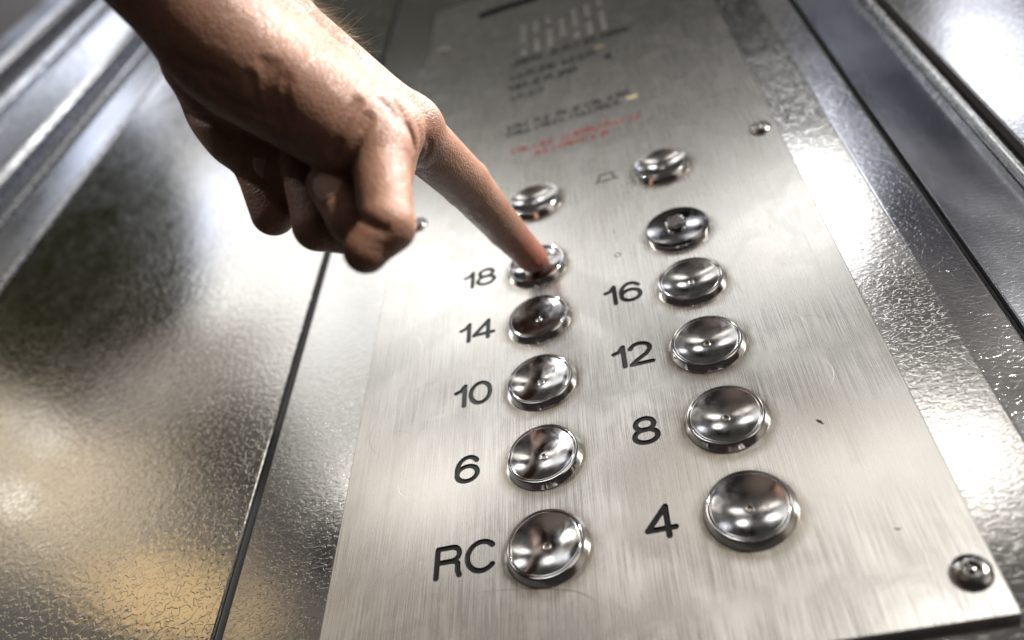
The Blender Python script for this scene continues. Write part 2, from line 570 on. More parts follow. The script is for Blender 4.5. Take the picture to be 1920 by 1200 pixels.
LABELS = [('RC', -25.9, -3.9), ('6', -26.3, 29.9), ('10', -25.6, 63.6), ('14', -25.4, 97.4), ('18', -25.2, 130.6),
          ('4', 33.3, -3.7), ('8', 33.2, 30.4), ('12', 33.0, 64.8), ('16', 32.9, 98.3)]
engr = []                       # (u0,u1,v0,v1, paths, half width, depth, painted)
for s, uc, v0 in LABELS:
    pth = text_paths(s, uc, v0)
    us = [a for p in pth for a, b in p]
    vs = [b for p in pth for a, b in p]
    engr.append((min(us) - 1.6, max(us) + 1.6, min(vs) - 1.6, max(vs) + 1.6, pth, SW, 0.55, True))
icon = [[(29.6, 183.4), (30.6, 188.9), (36.2, 188.9), (37.2, 183.4)], [(28.2, 183.4), (38.6, 183.4)]]
engr.append((26.5, 40.2, 181.6, 190.8, icon, 0.42, 0.30, True))
engr.append((30.9, 35.3, 125.3, 129.7, [arc(33.1, 127.5, 1.15, 1.15, 0, 360, 20)], 0.24, 0.22, True))
engr.append((31.5, 34.3, 141.6, 145.2, [[(32.9, 142.6), (32.9, 144.2)]], 0.22, 0.22, True))


def seg_dist(px, py, path):
    best = np.full(px.shape, 1e9)
    for (ax, ay), (bx, by) in zip(path, path[1:]):
        dx, dy = bx - ax, by - ay
        L = dx * dx + dy * dy + 1e-12
        t = np.clip(((px - ax) * dx + (py - ay) * dy) / L, 0, 1)
        best = np.minimum(best, np.hypot(px - ax - t * dx, py - ay - t * dy))
    return best


def build_plate():
    u0, u1, v0, v1, th = -70.0, 110.0, -39.8, 470.0, 3.0
    verts, faces, fm = [], [], []

    def quad(a, b, c, d, m=0):
        n = len(verts)
        verts.extend((a, b, c, d))
        faces.append((n, n + 1, n + 2, n + 3))
        fm.append(m)
    b = 0.35
    slot = (-36.5, 10.0, 430.0, 440.0)
    holes = [(e[0], e[1], e[2], e[3]) for e in engr] + [slot]
    # flat face, cut into rectangles around the engraved patches
    def fill(ua, ub, va, vb, hs):
        hs = [h for h in hs if h[0] < ub - 1e-6 and h[1] > ua + 1e-6 and h[2] < vb - 1e-6 and h[3] > va + 1e-6]
        if not hs:
            quad(W(ua, va), W(ub, va), W(ub, vb), W(ua, vb))
            return
        h = hs[0]
        if h[2] > va: fill(ua, ub, va, h[2], hs)
        if h[3] < vb: fill(ua, ub, h[3], vb, hs)
        a, c = max(va, h[2]), min(vb, h[3])
        if h[0] > ua: fill(ua, h[0], a, c, hs)
        if h[1] < ub: fill(h[1], ub, a, c, hs)
    fill(u0 + b, u1 - b, v0 + b, v1 - b, holes)
    # chamfer and side walls
    ring = [(u0, v0), (u1, v0), (u1, v1), (u0, v1)]
    sg = [(1, 1), (-1, 1), (-1, -1), (1, -1)]
    for i in range(4):
        j = (i + 1) % 4
        A, B = ring[i], ring[j]
        Ai = (A[0] + b * sg[i][0], A[1] + b * sg[i][1])
        Bi = (B[0] + b * sg[j][0], B[1] + b * sg[j][1])
        quad(W(*A, -b), W(*B, -b), W(*Bi, 0), W(*Ai, 0))
        quad(W(*A, -th + 0.02), W(*B, -th + 0.02), W(*B, -b), W(*A, -b))
    # slot: a dark letterbox recess
    a, c, d, e = slot
    for p, q in (((a, d), (c, d)), ((c, d), (c, e)), ((c, e), (a, e)), ((a, e), (a, d))):
        quad(W(*p, 0), W(*q, 0), W(*q, -2.5), W(*p, -2.5), 1)
    quad(W(a, d, -2.5), W(c, d, -2.5), W(c, e, -2.5), W(a, e, -2.5), 1)
    # engraved patches
    for (a, c, d, e, paths, hw, dep, painted) in engr:
        st = 0.13
        nx, ny = int(math.ceil((c - a) / st)), int(math.ceil((e - d) / st))
        X, Y = np.meshgrid(np.linspace(a, c, nx + 1), np.linspace(d, e, ny + 1))
        D = np.full(X.shape, 1e9)
        for p in paths:
            D = np.minimum(D, seg_dist(X, Y, p))
        D = D - hw
        # slide the vertices that lie next to the cutter edge onto it
        gy, gx = np.gradient(D, Y[1, 0] - Y[0, 0], X[0, 1] - X[0, 0])
        near = np.abs(D) < st * 0.5
        X = np.where(near, X - D * gx, X)
        Y = np.where(near, Y - D * gy, Y)
        D = np.where(near, 0, D)
        t = np.clip(-D / 0.22, 0, 1)
        H = -dep * (t * t * (3 - 2 * t))
        base = len(verts)
        for q in zip(X.ravel(), Y.ravel(), H.ravel()):
            verts.append(W(*q))
        ins = D < 1e-6
        for r in range(ny):
            for q in range(nx):
                i = base + r * (nx + 1) + q
                faces.append((i, i + 1, i + nx + 2, i + nx + 1))
                k = ins[r, q] and ins[r, q + 1] and ins[r + 1, q] and ins[r + 1, q + 1]
                fm.append(1 if (k and painted) else 0)
    me = mesh_from('face_plate', verts, faces, False, fm)
    uv = me.uv_layers.new(name='UVMap')
    co = np.empty(len(me.vertices) * 3)
    me.vertices.foreach_get('co', co)
    co = co.reshape(-1, 3)
    li = np.empty(len(me.loops), int)
    me.loops.foreach_get('vertex_index', li)
    uv.data.foreach_set('uv', np.stack([co[li, 0] * 2 + co[li, 1] * .3, co[li, 2] * 2 + co[li, 1] * .3], 1).ravel())
    me.materials.append(M_brushed)
    me.materials.append(M_black)
    return me


plate = link('face_plate', build_plate(), [M_brushed, M_black], panel)

# buttons -----------------------------------------------------------
bezel_prof = [(12.9, 0.0), (12.9, 0.2), (12.8, 0.4), (11.9, 2.0), (11.75, 2.3), (11.5, 2.5), (11.15, 2.5), (11.0, 2.42), (10.95, 2.3), (10.95, 0.8)]
bezel_me = revolve('bezel', bezel_prof, 96, 34)
cap_prof = [(10.78, 0.8), (10.78, 2.2), (10.66, 2.33), (10.45, 2.35)]
for i in range(1, 25):
    r = 10.45 * (1 - i / 24.0)
    w = 2.35 - 2.05 * (1 - (r / 10.45) ** 2)
    if r < 1.35:
        break
    cap_prof.append((r, w))
wr = 2.35 - 2.05 * (1 - (1.3 / 10.45) ** 2)
cap_prof += [(1.32, wr + 0.02), (1.2, wr + 0.16), (1.0, wr + 0.2), (0.84, wr + 0.1), (0.78, wr - 0.15), (0.72, wr - 0.9), (0.0, wr - 0.95)]
cap_me = revolve('dish', cap_prof, 96, 50)
shadow_me = revolve('gap_ring', [(10.96, 1.5), (10.7, 1.5)], 64)
ALARM = 'round chrome push button beside the engraved bell icon'
NAMES = {(0, 0): 'RC', (0, 1): '6', (0, 2): '10', (0, 3): '14', (0, 4): '18', (1, 0): '4', (1, 1): '8', (1, 2): '12', (1, 3): '16'}
first = None
for c in (0, 1):
    for r in range(6):
        if c == 1 and r == 4:
            continue                       # the key switch sits here
        v = ROWS[r] if r < 5 else TOPROW
        b = link('button', bezel_me, M_chrome, panel, W(COLS[c], v))
        d = link('dish', cap_me, M_dish, b)
        link('gap_ring', shadow_me, M_hole, b)
        if (c, r) == (0, 4):
            d.location = W(0, 0, -0.9)
            b['label'] = 'chrome button pressed in by the fingertip'
        b.rotation_euler = (0, 0, 0)

# key switch --------------------------------------------------------
ks = link('key_switch', revolve('key_switch', [(12.6, 0), (12.6, 1.6), (12.4, 2.1), (11.8, 2.75), (11.4, 2.9), (0, 2.9)], 96, 24), chrome('darkened_chrome', (0.26, 0.26, 0.275), 0.09), panel, W(58, ROWS[4]))  # dark reflection on the disc is put into the metal's base colour
link('lock_barrel', revolve('lock_barrel', [(4.1, 2.9), (4.1, 4.6), (3.9, 5.0), (3.4, 5.2), (3.0, 5.0), (2.9, 4.7), (0, 4.7)], 64, 30), M_chrome, ks)
kh = extrude_profile('key_hole', [(-0.55, 4.0), (0.55, 4.0), (0.55, 4.78), (-0.55, 4.78)], -2.5, 2.5)
o = link('key_hole', kh, M_hole, ks)
o.rotation_euler = (0, math.radians(38), 0)

# screws ------------------------------------------------------------
screw_prof = [(4.75, 0.0), (4.75, 0.35)]
for i in range(1, 9):
    a = i / 8 * math.radians(62)
    screw_prof.append((4.75 * math.cos(a), 0.35 + 2.0 * math.sin(a)))
screw_prof += [(1.95, 2.08), (1.8, 1.9), (1.72, 0.9), (0.9, 0.85), (0.86, 1.75), (0.6, 1.95), (0, 2.0)]
screw_me = revolve('screw', screw_prof, 48, 36)
for u, v in ((103, 190.2), (104.0, -28.3), (-58.6, 190), (-58.8, 394), (102.6, 405)):
    link('screw', screw_me, M_screw, panel, W(u, v))

# printed notice, small blurred lettering ----------------------------
def scribble(rows, seed):
    rnd = random.Random(seed)
    vs, fs = [], []

    def bar(x0, y0, x1, y1, h):
        dx, dy = x1 - x0, y1 - y0
        L = math.hypot(dx, dy) or 1
        nx, ny = -dy / L * h, dx / L * h
        n = len(vs)
        for (x, y) in ((x0 + nx, y0 + ny), (x0 - nx, y0 - ny), (x1 - nx, y1 - ny), (x1 + nx, y1 + ny)):
            vs.append(W(x, y, 0.03))
        fs.append((n, n + 1, n + 2, n + 3))
    for (ua, ub, v, h, t) in rows:
        x = ua
        left = rnd.randint(3, 8)
        while x < ub:
            w = h * rnd.uniform(.42, .56)
            k = rnd.randint(0, 4)
            if k != 1: bar(x, v, x, v + h, t)
            if k in (0, 2, 4): bar(x, v + h, x + w, v + h, t)
            if k in (0, 3, 4): bar(x, v + h * .5, x + w, v + h * .5, t)
            if k in (1, 2, 3): bar(x, v, x + w, v, t)
            if k in (0, 1, 4): bar(x + w, v, x + w, v + h, t)
            x += w + h * .24
            left -= 1
            if left == 0:
                x += h * .40
                left = rnd.randint(3, 8)
    return mesh_from('printed_text', vs, fs)


def printed(name, rows, seed, m):
    return link(name, scribble(rows, seed), m, panel)


printed('printed_text', [(-12, 60, 334, 7.0, .82), (-12, 40, 316, 6.6, .82), (44.5, 48, 306, 5.5, 1.5), (-12, 30, 302, 6.6, .82), (-12, 4, 290, 5.5, .55)], 3, M_print)
printed('printed_text', [(-13.5, 49, 257.0, 4.6, .6), (-13.5, 44, 249.5, 4.6, .6)], 4, M_print)
printed('printed_text', [(-11, 53, 231.0, 4.4, .55), (-1, 36, 223.5, 4.2, .55)], 5, M_red)
for (u, v) in ((41, 325.0), (52.5, 253.5)):
    link('yellow_mark', mesh_from('yellow_mark', [W(u - 2.2, v - 1.5, .03), W(u + 3, v - 1.7, .03), W(u + 3.2, v + 1.5, .03), W(u - 2.8, v + 1.6, .03)], [(0, 1, 2, 3)]), M_yellow, panel)
vs, fs = [], []
for i in range(7):
    for j in range(5):
        if (i * 3 + j) % 4 == 1:
            continue
        u, v = -4 + i * 8.4, 347 + j * 9.5 + (i - 3) * .0
        n = len(vs)
        vs += [W(u - 1.3, v, .03), W(u + 1.3, v, .03), W(u + 1.3, v + 7, .03), W(u - 1.3, v + 7, .03)]
        fs.append((n, n + 1, n + 2, n + 3))
link('pictogram_bars', mesh_from('pictogram_bars', vs, fs), Mat('pale_print', (0.62, 0.62, 0.61), 0.6).m, panel)  # pale printed bars of a pictogram block, flat on the plate

# scuffs on the plate -----------------------------------------------
def scuff(path, hw, m):
    vs, fs = [], []
    for i, (u, v) in enumerate(path):
        a = path[max(0, i - 1)]
        b = path[min(len(path) - 1, i + 1)]
        dx, dy = b[0] - a[0], b[1] - a[1]
        L = math.hypot(dx, dy)
        k = hw * math.sin(math.pi * (i + .4) / (len(path) - .2))
        vs += [W(u - dy / L * k, v + dx / L * k, .02), W(u + dy / L * k, v - dx / L * k, .02)]
        if i:
            n = len(vs)
            fs.append((n - 4, n - 3, n - 1, n - 2))
    link('scratch', mesh_from('scratch', vs, fs), m, panel)


M_scr = Mat('scratch_dark', (0.23, 0.205, 0.17), 0.4, 0.8).m
M_scl = Mat('scratch_light', (0.85, 0.84, 0.82), 0.3, 1.0).m
scuff([(-23.5, -10.2), (-14, -11.0), (-4.4, -12.3), (2, -13.6), (7.7, -15.4), (11, -17.4), (13.6, -20)], .14, M_scr)
scuff([(82.6, 26.0), (83.4, 25.2), (84.1, 24.0)], .5, M_black)
scuff([(91.2, -13.2), (92.2, -13.6), (93, -13.5)], .35, M_scr)
rnd = random.Random(11)
for i in range(80):
    u, v = rnd.uniform(-62, 104), rnd.uniform(-34, 170)
    a, L = rnd.gauss(math.pi / 2, .5), rnd.uniform(3, 14)
    cu = rnd.uniform(-.8, .8)
    if any(math.hypot(u - x, v - y) < 16 + L / 2 for x, y in BUTTON_SPOTS): continue
    if any(e[0] - 8 < u < e[1] + 8 and e[2] - 10 < v < e[3] + 10 for e in engr): continue
    scuff([(u + math.cos(a + cu * (s - .5)) * L * s, v + math.sin(a + cu * (s - .5)) * L * s) for s in np.linspace(0, 1, 7)], rnd.uniform(.05, .10), rnd.choice((M_scr, M_scl)))

# ------------------------------------------------------------------ the pointing hand
PALM = [
    ((-41.14, 67.16, 142.51), (-9.31, 47.96, 110.19), 13.60, 7.20),
    ((-45.98, 88.94, 138.39), (-11.62, 62.38, 105.95), 14.60, 8.30),
    ((-45.98, 88.94, 138.39), (-14.01, 78.36, 100.40), 14.60, 8.80),
    ((-49.47, 111.43, 134.67), (-13.48, 92.27, 92.97), 14.60, 9.50),
    ((-41.14, 67.16, 142.51), (-66.85, 83.69, 205.49), 13.60, 17.00),
    ((-45.98, 88.94, 138.39), (-71.69, 105.47, 201.36), 14.60, 19.00),
    ((-49.47, 111.43, 134.67), (-75.18, 127.96, 197.64), 14.60, 18.00),
    ((-66.85, 83.69, 205.49), (-159.82, 162.14, 417.28), 17.00, 40.00),
    ((-71.69, 105.47, 201.36), (-159.82, 162.14, 417.28), 19.00, 42.00),
    ((-75.18, 127.96, 197.64), (-159.82, 162.14, 417.28), 18.00, 40.00),
    ((-54.64, 85.02, 133.33), (-52.74, 80.17, 113.98), 14.00, 12.00),
    ((-52.74, 80.17, 113.98), (-43.07, 72.46, 104.61), 12.00, 9.00),
    ((-52.71, 110.70, 128.45), (-58.44, 89.87, 117.99), 14.00, 13.50),
    ((-13.48, 92.27, 92.97), (-58.44, 89.87, 117.99), 8.00, 9.00),
    ((-39.01, 66.21, 131.01), (-19.23, 53.38, 113.65), 11.50, 9.50),
    ((-34.92, 70.87, 132.07), (-12.99, 58.09, 112.45), 12.00, 10.00),
    ((-29.38, 68.44, 98.36), (-39.93, 70.90, 95.24), 11.00, 11.00),
    ((-39.93, 70.90, 95.24), (-47.77, 79.88, 100.72), 11.00, 12.00),
]
FINGERS = [
    ((-13.48, 92.27, 92.97), 7.0, [((-13.48, 92.27, 92.97), (-9.00, 113.53, 57.80), 9.50, 8.70), ((-9.00, 113.53, 57.80), (-5.13, 126.27, 26.96), 8.70, 7.20), ((-5.13, 126.27, 26.96), (-0.60, 131.00, 7.60), 7.20, 6.10), ((-0.60, 131.00, 7.60), (0.20, 133.20, 3.40), 6.10, 5.40)]),
    ((-9.31, 47.96, 110.19), 5.0, [((-9.31, 47.96, 110.19), (-6.66, 22.29, 103.90), 7.20, 6.40), ((-6.66, 22.29, 103.90), (-12.49, 17.64, 101.84), 6.40, 5.00), ((-12.49, 17.64, 101.84), (-16.76, 31.43, 95.88), 5.00, 5.00)]),
    ((-11.62, 62.38, 105.95), 5.0, [((-11.62, 62.38, 105.95), (-14.26, 33.83, 96.35), 8.30, 7.20), ((-14.26, 33.83, 96.35), (-20.02, 36.58, 99.99), 7.20, 6.00), ((-20.02, 36.58, 99.99), (-26.31, 47.64, 105.86), 6.00, 5.20)]),
    ((-14.01, 78.36, 100.40), 5.0, [((-14.01, 78.36, 100.40), (-22.69, 52.35, 86.27), 8.80, 8.00), ((-22.69, 52.35, 86.27), (-34.06, 47.19, 95.07), 8.00, 6.70), ((-34.06, 47.19, 95.07), (-36.67, 64.92, 106.18), 6.70, 6.40)]),
    ((-58.44, 89.87, 117.99), 6.0, [((-58.44, 89.87, 117.99), (-53.42, 72.17, 104.52), 13.50, 6.60), ((-53.42, 72.17, 104.52), (-51.05, 61.06, 95.08), 6.60, 6.40)]),
]
FOLDS = [
    ([(-31.26, 50.18, 136.46), (-32.72, 48.98, 132.36), (-33.14, 48.41, 128.15)], 1.30, 1.62),
    ([(-27.22, 52.23, 138.59), (-28.53, 49.74, 135.13), (-29.98, 48.03, 130.64), (-30.47, 47.21, 125.89)], 1.20, 1.62),
    ([(-25.05, 52.20, 137.26), (-26.96, 49.13, 133.63), (-28.06, 47.27, 129.08), (-28.98, 46.41, 123.46)], 1.20, 1.62),
    ([(-23.37, 50.55, 134.31), (-25.19, 47.97, 131.05), (-25.98, 45.96, 125.77)], 1.10, 1.26),
    ([(-9.47, 49.94, 123.52), (-12.26, 45.46, 122.17), (-15.23, 43.01, 119.81), (-18.87, 42.08, 115.38)], 1.20, 1.80),
    ([(-7.79, 46.83, 119.95), (-10.73, 42.75, 117.80), (-13.86, 40.68, 114.57), (-17.78, 42.88, 108.82)], 1.20, 1.98),
    ([(-15.98, 31.98, 103.83), (-9.06, 18.25, 108.80), (-7.03, 16.64, 107.58), (-5.34, 16.37, 106.68)], 1.00, 1.20),
    ([(-2.54, 58.46, 115.44), (-1.72, 55.84, 110.94), (-2.65, 55.90, 105.42)], 1.30, 2.34),
    ([(-42.41, 51.53, 137.54), (-39.04, 50.80, 132.85), (-35.15, 49.29, 129.68)], 1.60, 1.26),
    ([(-46.54, 52.88, 145.31), (-42.88, 51.67, 142.13), (-37.98, 50.84, 139.00)], 1.40, 1.08),
    ([(-66.55, 76.48, 124.07), (-56.80, 68.95, 123.40), (-52.48, 67.03, 118.48)], 1.60, 1.26),
    ([(-4.93, 79.64, 97.22), (-6.47, 83.54, 90.55), (-9.83, 84.05, 86.23)], 1.00, 0.90),
    ([(-4.97, 54.09, 119.89), (-3.13, 53.07, 116.41), (-1.50, 49.21, 113.15)], 1.20, 1.08),
]
NAILS = [
    ((-23.79, 41.67, 108.99), (-0.37, 0.85, 0.38), (0.06, -0.38, 0.92), 8.6, 7.4),
    ((-50.09, 64.46, 106.91), (0.25, 0.12, 0.96), (-0.39, -0.89, 0.21), 8.5, 8.0),
]
HAIRS = [
    ((-33.08, 112.09, 138.91), (0.91, 0.11, 0.41), (0.51, -0.19, -0.73)),
    ((-30.22, 88.70, 146.36), (0.88, 0.01, 0.48), (0.51, -0.21, -0.71)),
    ((-23.66, 70.59, 141.80), (0.87, 0.20, 0.46), (0.50, -0.17, -0.72)),
    ((-33.99, 108.82, 140.88), (0.88, -0.02, 0.47), (0.51, -0.22, -0.72)),
    ((-31.46, 106.19, 135.41), (0.90, -0.07, 0.44), (0.51, -0.23, -0.72)),
    ((-32.19, 109.72, 137.27), (0.91, 0.01, 0.42), (0.51, -0.21, -0.73)),
    ((-32.09, 107.09, 136.86), (0.90, -0.06, 0.42), (0.51, -0.22, -0.73)),
    ((-33.67, 109.36, 140.30), (0.89, -0.02, 0.46), (0.51, -0.22, -0.72)),
    ((-31.84, 111.23, 136.22), (0.92, 0.11, 0.38), (0.51, -0.19, -0.73)),
    ((-27.29, 70.31, 148.89), (0.88, 0.20, 0.43), (0.51, -0.17, -0.72)),
    ((-31.97, 113.56, 135.32), (0.92, 0.26, 0.31), (0.51, -0.16, -0.75)),
    ((-31.37, 109.37, 135.45), (0.91, 0.03, 0.41), (0.51, -0.21, -0.73)),
    ((-29.57, 89.55, 145.06), (0.88, 0.08, 0.47), (0.51, -0.20, -0.72)),
    ((-28.40, 90.52, 142.46), (0.89, 0.18, 0.41), (0.51, -0.18, -0.73)),
    ((-31.06, 93.02, 146.91), (0.89, 0.21, 0.40), (0.51, -0.17, -0.73)),
    ((-30.58, 89.23, 146.99), (0.88, 0.03, 0.48), (0.51, -0.21, -0.71)),
    ((-28.44, 109.43, 129.43), (0.85, 0.25, 0.47), (0.50, -0.16, -0.72)),
    ((-31.81, 109.09, 136.43), (0.91, -0.01, 0.42), (0.51, -0.21, -0.73)),
    ((-31.28, 108.02, 135.24), (0.90, -0.03, 0.44), (0.51, -0.22, -0.72)),
    ((-29.54, 108.79, 131.73), (0.88, 0.12, 0.46), (0.51, -0.19, -0.72)),
    ((-32.96, 110.89, 138.86), (0.90, 0.04, 0.43), (0.51, -0.20, -0.72)),
    ((-29.56, 103.91, 131.75), (0.83, -0.04, 0.55), (0.50, -0.22, -0.70)),
    ((-30.55, 106.72, 133.69), (0.88, -0.05, 0.47), (0.51, -0.22, -0.72)),
    ((-30.21, 104.62, 132.85), (0.86, -0.06, 0.51), (0.50, -0.22, -0.71)),
    ((-31.46, 104.73, 135.22), (0.91, -0.03, 0.42), (0.51, -0.22, -0.73)),
    ((-30.06, 106.67, 132.81), (0.87, -0.04, 0.50), (0.50, -0.22, -0.71)),
    ((-22.64, 82.12, 134.42), (0.84, 0.18, 0.51), (0.50, -0.18, -0.71)),
    ((-28.26, 85.37, 142.80), (0.86, -0.05, 0.50), (0.50, -0.22, -0.71)),
    ((-30.99, 103.94, 134.20), (0.90, -0.02, 0.45), (0.51, -0.22, -0.72)),
    ((-24.42, 68.53, 144.09), (0.89, 0.13, 0.44), (0.51, -0.19, -0.72)),
    ((-32.09, 107.93, 136.95), (0.91, -0.04, 0.42), (0.51, -0.22, -0.73)),
    ((-29.73, 107.06, 132.27), (0.86, -0.01, 0.50), (0.50, -0.21, -0.71)),
    ((-31.09, 111.20, 134.38), (0.92, 0.16, 0.36), (0.51, -0.18, -0.74)),
    ((-26.34, 88.01, 138.95), (0.89, 0.15, 0.43), (0.51, -0.18, -0.72)),
    ((-26.68, 84.90, 140.14), (0.85, 0.05, 0.52), (0.50, -0.20, -0.71)),
    ((-30.87, 106.77, 134.31), (0.89, -0.05, 0.46), (0.51, -0.22, -0.72)),
    ((-31.64, 107.60, 135.98), (0.90, -0.05, 0.43), (0.51, -0.22, -0.72)),
    ((-31.66, 106.73, 135.89), (0.90, -0.06, 0.43), (0.51, -0.22, -0.72)),
    ((-27.88, 103.27, 129.34), (0.81, -0.05, 0.59), (0.49, -0.22, -0.69)),
    ((-25.69, 102.53, 126.28), (0.80, -0.06, 0.59), (0.49, -0.22, -0.69)),
    ((-23.15, 71.00, 140.66), (0.86, 0.21, 0.47), (0.50, -0.17, -0.72)),
    ((-28.94, 105.21, 130.93), (0.82, -0.04, 0.57), (0.49, -0.22, -0.70)),
    ((-26.05, 108.21, 125.93), (0.84, 0.28, 0.47), (0.50, -0.16, -0.72)),
    ((-27.86, 103.40, 129.32), (0.81, -0.05, 0.59), (0.49, -0.22, -0.69)),
    ((-21.08, 75.32, 134.78), (0.81, 0.29, 0.51), (0.49, -0.16, -0.71)),
    ((-24.62, 101.83, 124.78), (0.80, -0.07, 0.60), (0.49, -0.23, -0.69)),
    ((-27.23, 105.27, 128.56), (0.82, 0.01, 0.58), (0.49, -0.21, -0.69)),
    ((-29.03, 103.41, 130.95), (0.81, -0.03, 0.58), (0.49, -0.22, -0.69)),
    ((-22.35, 86.01, 132.24), (0.86, 0.25, 0.45), (0.50, -0.16, -0.72)),
    ((-23.37, 84.32, 134.84), (0.85, 0.19, 0.50), (0.50, -0.17, -0.71)),
    ((-30.31, 111.50, 132.21), (0.90, 0.25, 0.35), (0.51, -0.16, -0.74)),
    ((-27.11, 103.58, 128.31), (0.81, -0.05, 0.59), (0.49, -0.22, -0.69)),
    ((-27.32, 105.92, 128.65), (0.82, 0.05, 0.57), (0.50, -0.20, -0.70)),
    ((-24.22, 78.53, 138.24), (0.84, 0.25, 0.49), (0.50, -0.16, -0.71)),
    ((-24.34, 77.84, 138.84), (0.84, 0.28, 0.47), (0.50, -0.16, -0.72)),
    ((-27.43, 102.34, 128.64), (0.81, -0.05, 0.58), (0.49, -0.22, -0.69)),
    ((-28.46, 107.55, 130.13), (0.84, 0.11, 0.53), (0.50, -0.19, -0.70)),
    ((-28.99, 110.50, 129.84), (0.86, 0.29, 0.42), (0.50, -0.15, -0.73)),
    ((-29.81, 105.05, 132.24), (0.85, -0.05, 0.53), (0.50, -0.22, -0.70)),
    ((-26.29, 82.13, 139.94), (0.82, 0.13, 0.56), (0.49, -0.19, -0.70)),
    ((-23.51, 79.27, 136.74), (0.82, 0.20, 0.53), (0.50, -0.17, -0.70)),
    ((-24.39, 85.13, 136.27), (0.84, 0.18, 0.51), (0.50, -0.18, -0.71)),
    ((-28.80, 108.31, 130.52), (0.86, 0.14, 0.50), (0.50, -0.19, -0.71)),
    ((-30.60, 105.64, 133.66), (0.87, -0.06, 0.48), (0.51, -0.22, -0.71)),
    ((-27.76, 104.88, 129.29), (0.81, -0.03, 0.59), (0.49, -0.22, -0.69)),
    ((-17.87, 75.39, 129.55), (0.82, 0.29, 0.49), (0.49, -0.15, -0.71)),
    ((-25.46, 104.12, 126.09), (0.81, 0.00, 0.58), (0.49, -0.21, -0.69)),
    ((-21.72, 85.57, 131.27), (0.86, 0.25, 0.45), (0.50, -0.16, -0.72)),
    ((-24.67, 101.45, 124.80), (0.80, -0.07, 0.60), (0.49, -0.23, -0.69)),
    ((-22.86, 102.40, 122.44), (0.81, -0.01, 0.58), (0.49, -0.21, -0.69)),
    ((-22.65, 99.30, 121.83), (0.80, -0.08, 0.60), (0.49, -0.23, -0.69)),
    ((-25.70, 105.30, 126.35), (0.83, 0.07, 0.56), (0.50, -0.20, -0.70)),
    ((-24.89, 98.75, 124.85), (0.82, -0.01, 0.57), (0.49, -0.21, -0.70)),
    ((-22.03, 76.19, 135.81), (0.82, 0.28, 0.50), (0.49, -0.16, -0.71)),
    ((-26.26, 101.98, 127.01), (0.80, -0.06, 0.59), (0.49, -0.22, -0.69)),
    ((-23.92, 87.55, 134.34), (0.85, 0.27, 0.45), (0.50, -0.16, -0.72)),
    ((-24.08, 81.06, 137.02), (0.83, 0.16, 0.54), (0.50, -0.18, -0.70)),
    ((-22.03, 80.92, 133.85), (0.84, 0.18, 0.52), (0.50, -0.18, -0.71)),
    ((-21.04, 83.06, 131.27), (0.86, 0.22, 0.47), (0.50, -0.17, -0.72)),
    ((-21.00, 84.87, 130.28), (0.86, 0.25, 0.45), (0.50, -0.16, -0.72)),
    ((-28.39, 107.32, 130.06), (0.83, 0.10, 0.54), (0.50, -0.19, -0.70)),
    ((-24.79, 100.99, 124.90), (0.80, -0.07, 0.59), (0.49, -0.23, -0.69)),
    ((-24.28, 104.19, 124.40), (0.82, 0.06, 0.56), (0.50, -0.20, -0.70)),
    ((-25.99, 101.99, 126.62), (0.80, -0.06, 0.59), (0.49, -0.22, -0.69)),
    ((-23.39, 101.02, 123.03), (0.80, -0.07, 0.60), (0.49, -0.23, -0.69)),
    ((-25.81, 103.55, 126.54), (0.80, -0.05, 0.59), (0.49, -0.22, -0.69)),
    ((-24.01, 105.80, 123.60), (0.84, 0.19, 0.51), (0.50, -0.17, -0.71)),
    ((-17.81, 75.70, 129.28), (0.82, 0.28, 0.49), (0.50, -0.16, -0.71)),
    ((-12.22, 60.43, 128.31), (0.77, 0.06, 0.64), (0.48, -0.20, -0.68)),
    ((-20.74, 105.25, 118.23), (0.83, 0.32, 0.45), (0.50, -0.15, -0.72)),
    ((-16.62, 73.53, 128.66), (0.81, 0.34, 0.48), (0.49, -0.15, -0.71)),
    ((-15.22, 63.25, 131.61), (0.78, 0.11, 0.62), (0.49, -0.19, -0.69)),
    ((-19.00, 79.55, 129.28), (0.85, 0.24, 0.47), (0.50, -0.16, -0.72)),
    ((-22.30, 100.65, 121.53), (0.80, -0.07, 0.60), (0.49, -0.23, -0.69)),
    ((-20.49, 101.50, 119.10), (0.82, 0.03, 0.57), (0.49, -0.21, -0.70)),
    ((-17.66, 75.46, 129.15), (0.82, 0.29, 0.49), (0.49, -0.15, -0.71)),
    ((-23.00, 98.36, 122.19), (0.81, -0.05, 0.59), (0.49, -0.22, -0.69)),
    ((-21.41, 96.33, 119.89), (0.82, -0.00, 0.58), (0.49, -0.21, -0.69)),
    ((-23.75, 99.07, 123.28), (0.81, -0.06, 0.59), (0.49, -0.22, -0.69)),
    ((-20.92, 74.12, 135.21), (0.81, 0.30, 0.50), (0.49, -0.15, -0.71)),
    ((-24.40, 104.81, 124.48), (0.83, 0.10, 0.55), (0.50, -0.19, -0.70)),
    ((-21.04, 104.45, 119.24), (0.84, 0.24, 0.49), (0.50, -0.17, -0.71)),
    ((-17.10, 71.40, 130.94), (0.79, 0.34, 0.51), (0.49, -0.15, -0.71)),
    ((-21.26, 98.96, 119.93), (0.80, -0.08, 0.60), (0.49, -0.23, -0.69)),
    ((-14.27, 65.04, 129.98), (0.78, 0.18, 0.60), (0.49, -0.18, -0.69)),
    ((-21.89, 106.17, 119.69), (0.83, 0.34, 0.44), (0.50, -0.15, -0.72)),
    ((-23.48, 100.42, 123.07), (0.80, -0.08, 0.60), (0.49, -0.23, -0.69)),
    ((-21.15, 98.96, 119.79), (0.80, -0.08, 0.60), (0.49, -0.23, -0.69)),
    ((-21.56, 99.50, 120.40), (0.80, -0.08, 0.60), (0.49, -0.23, -0.69)),
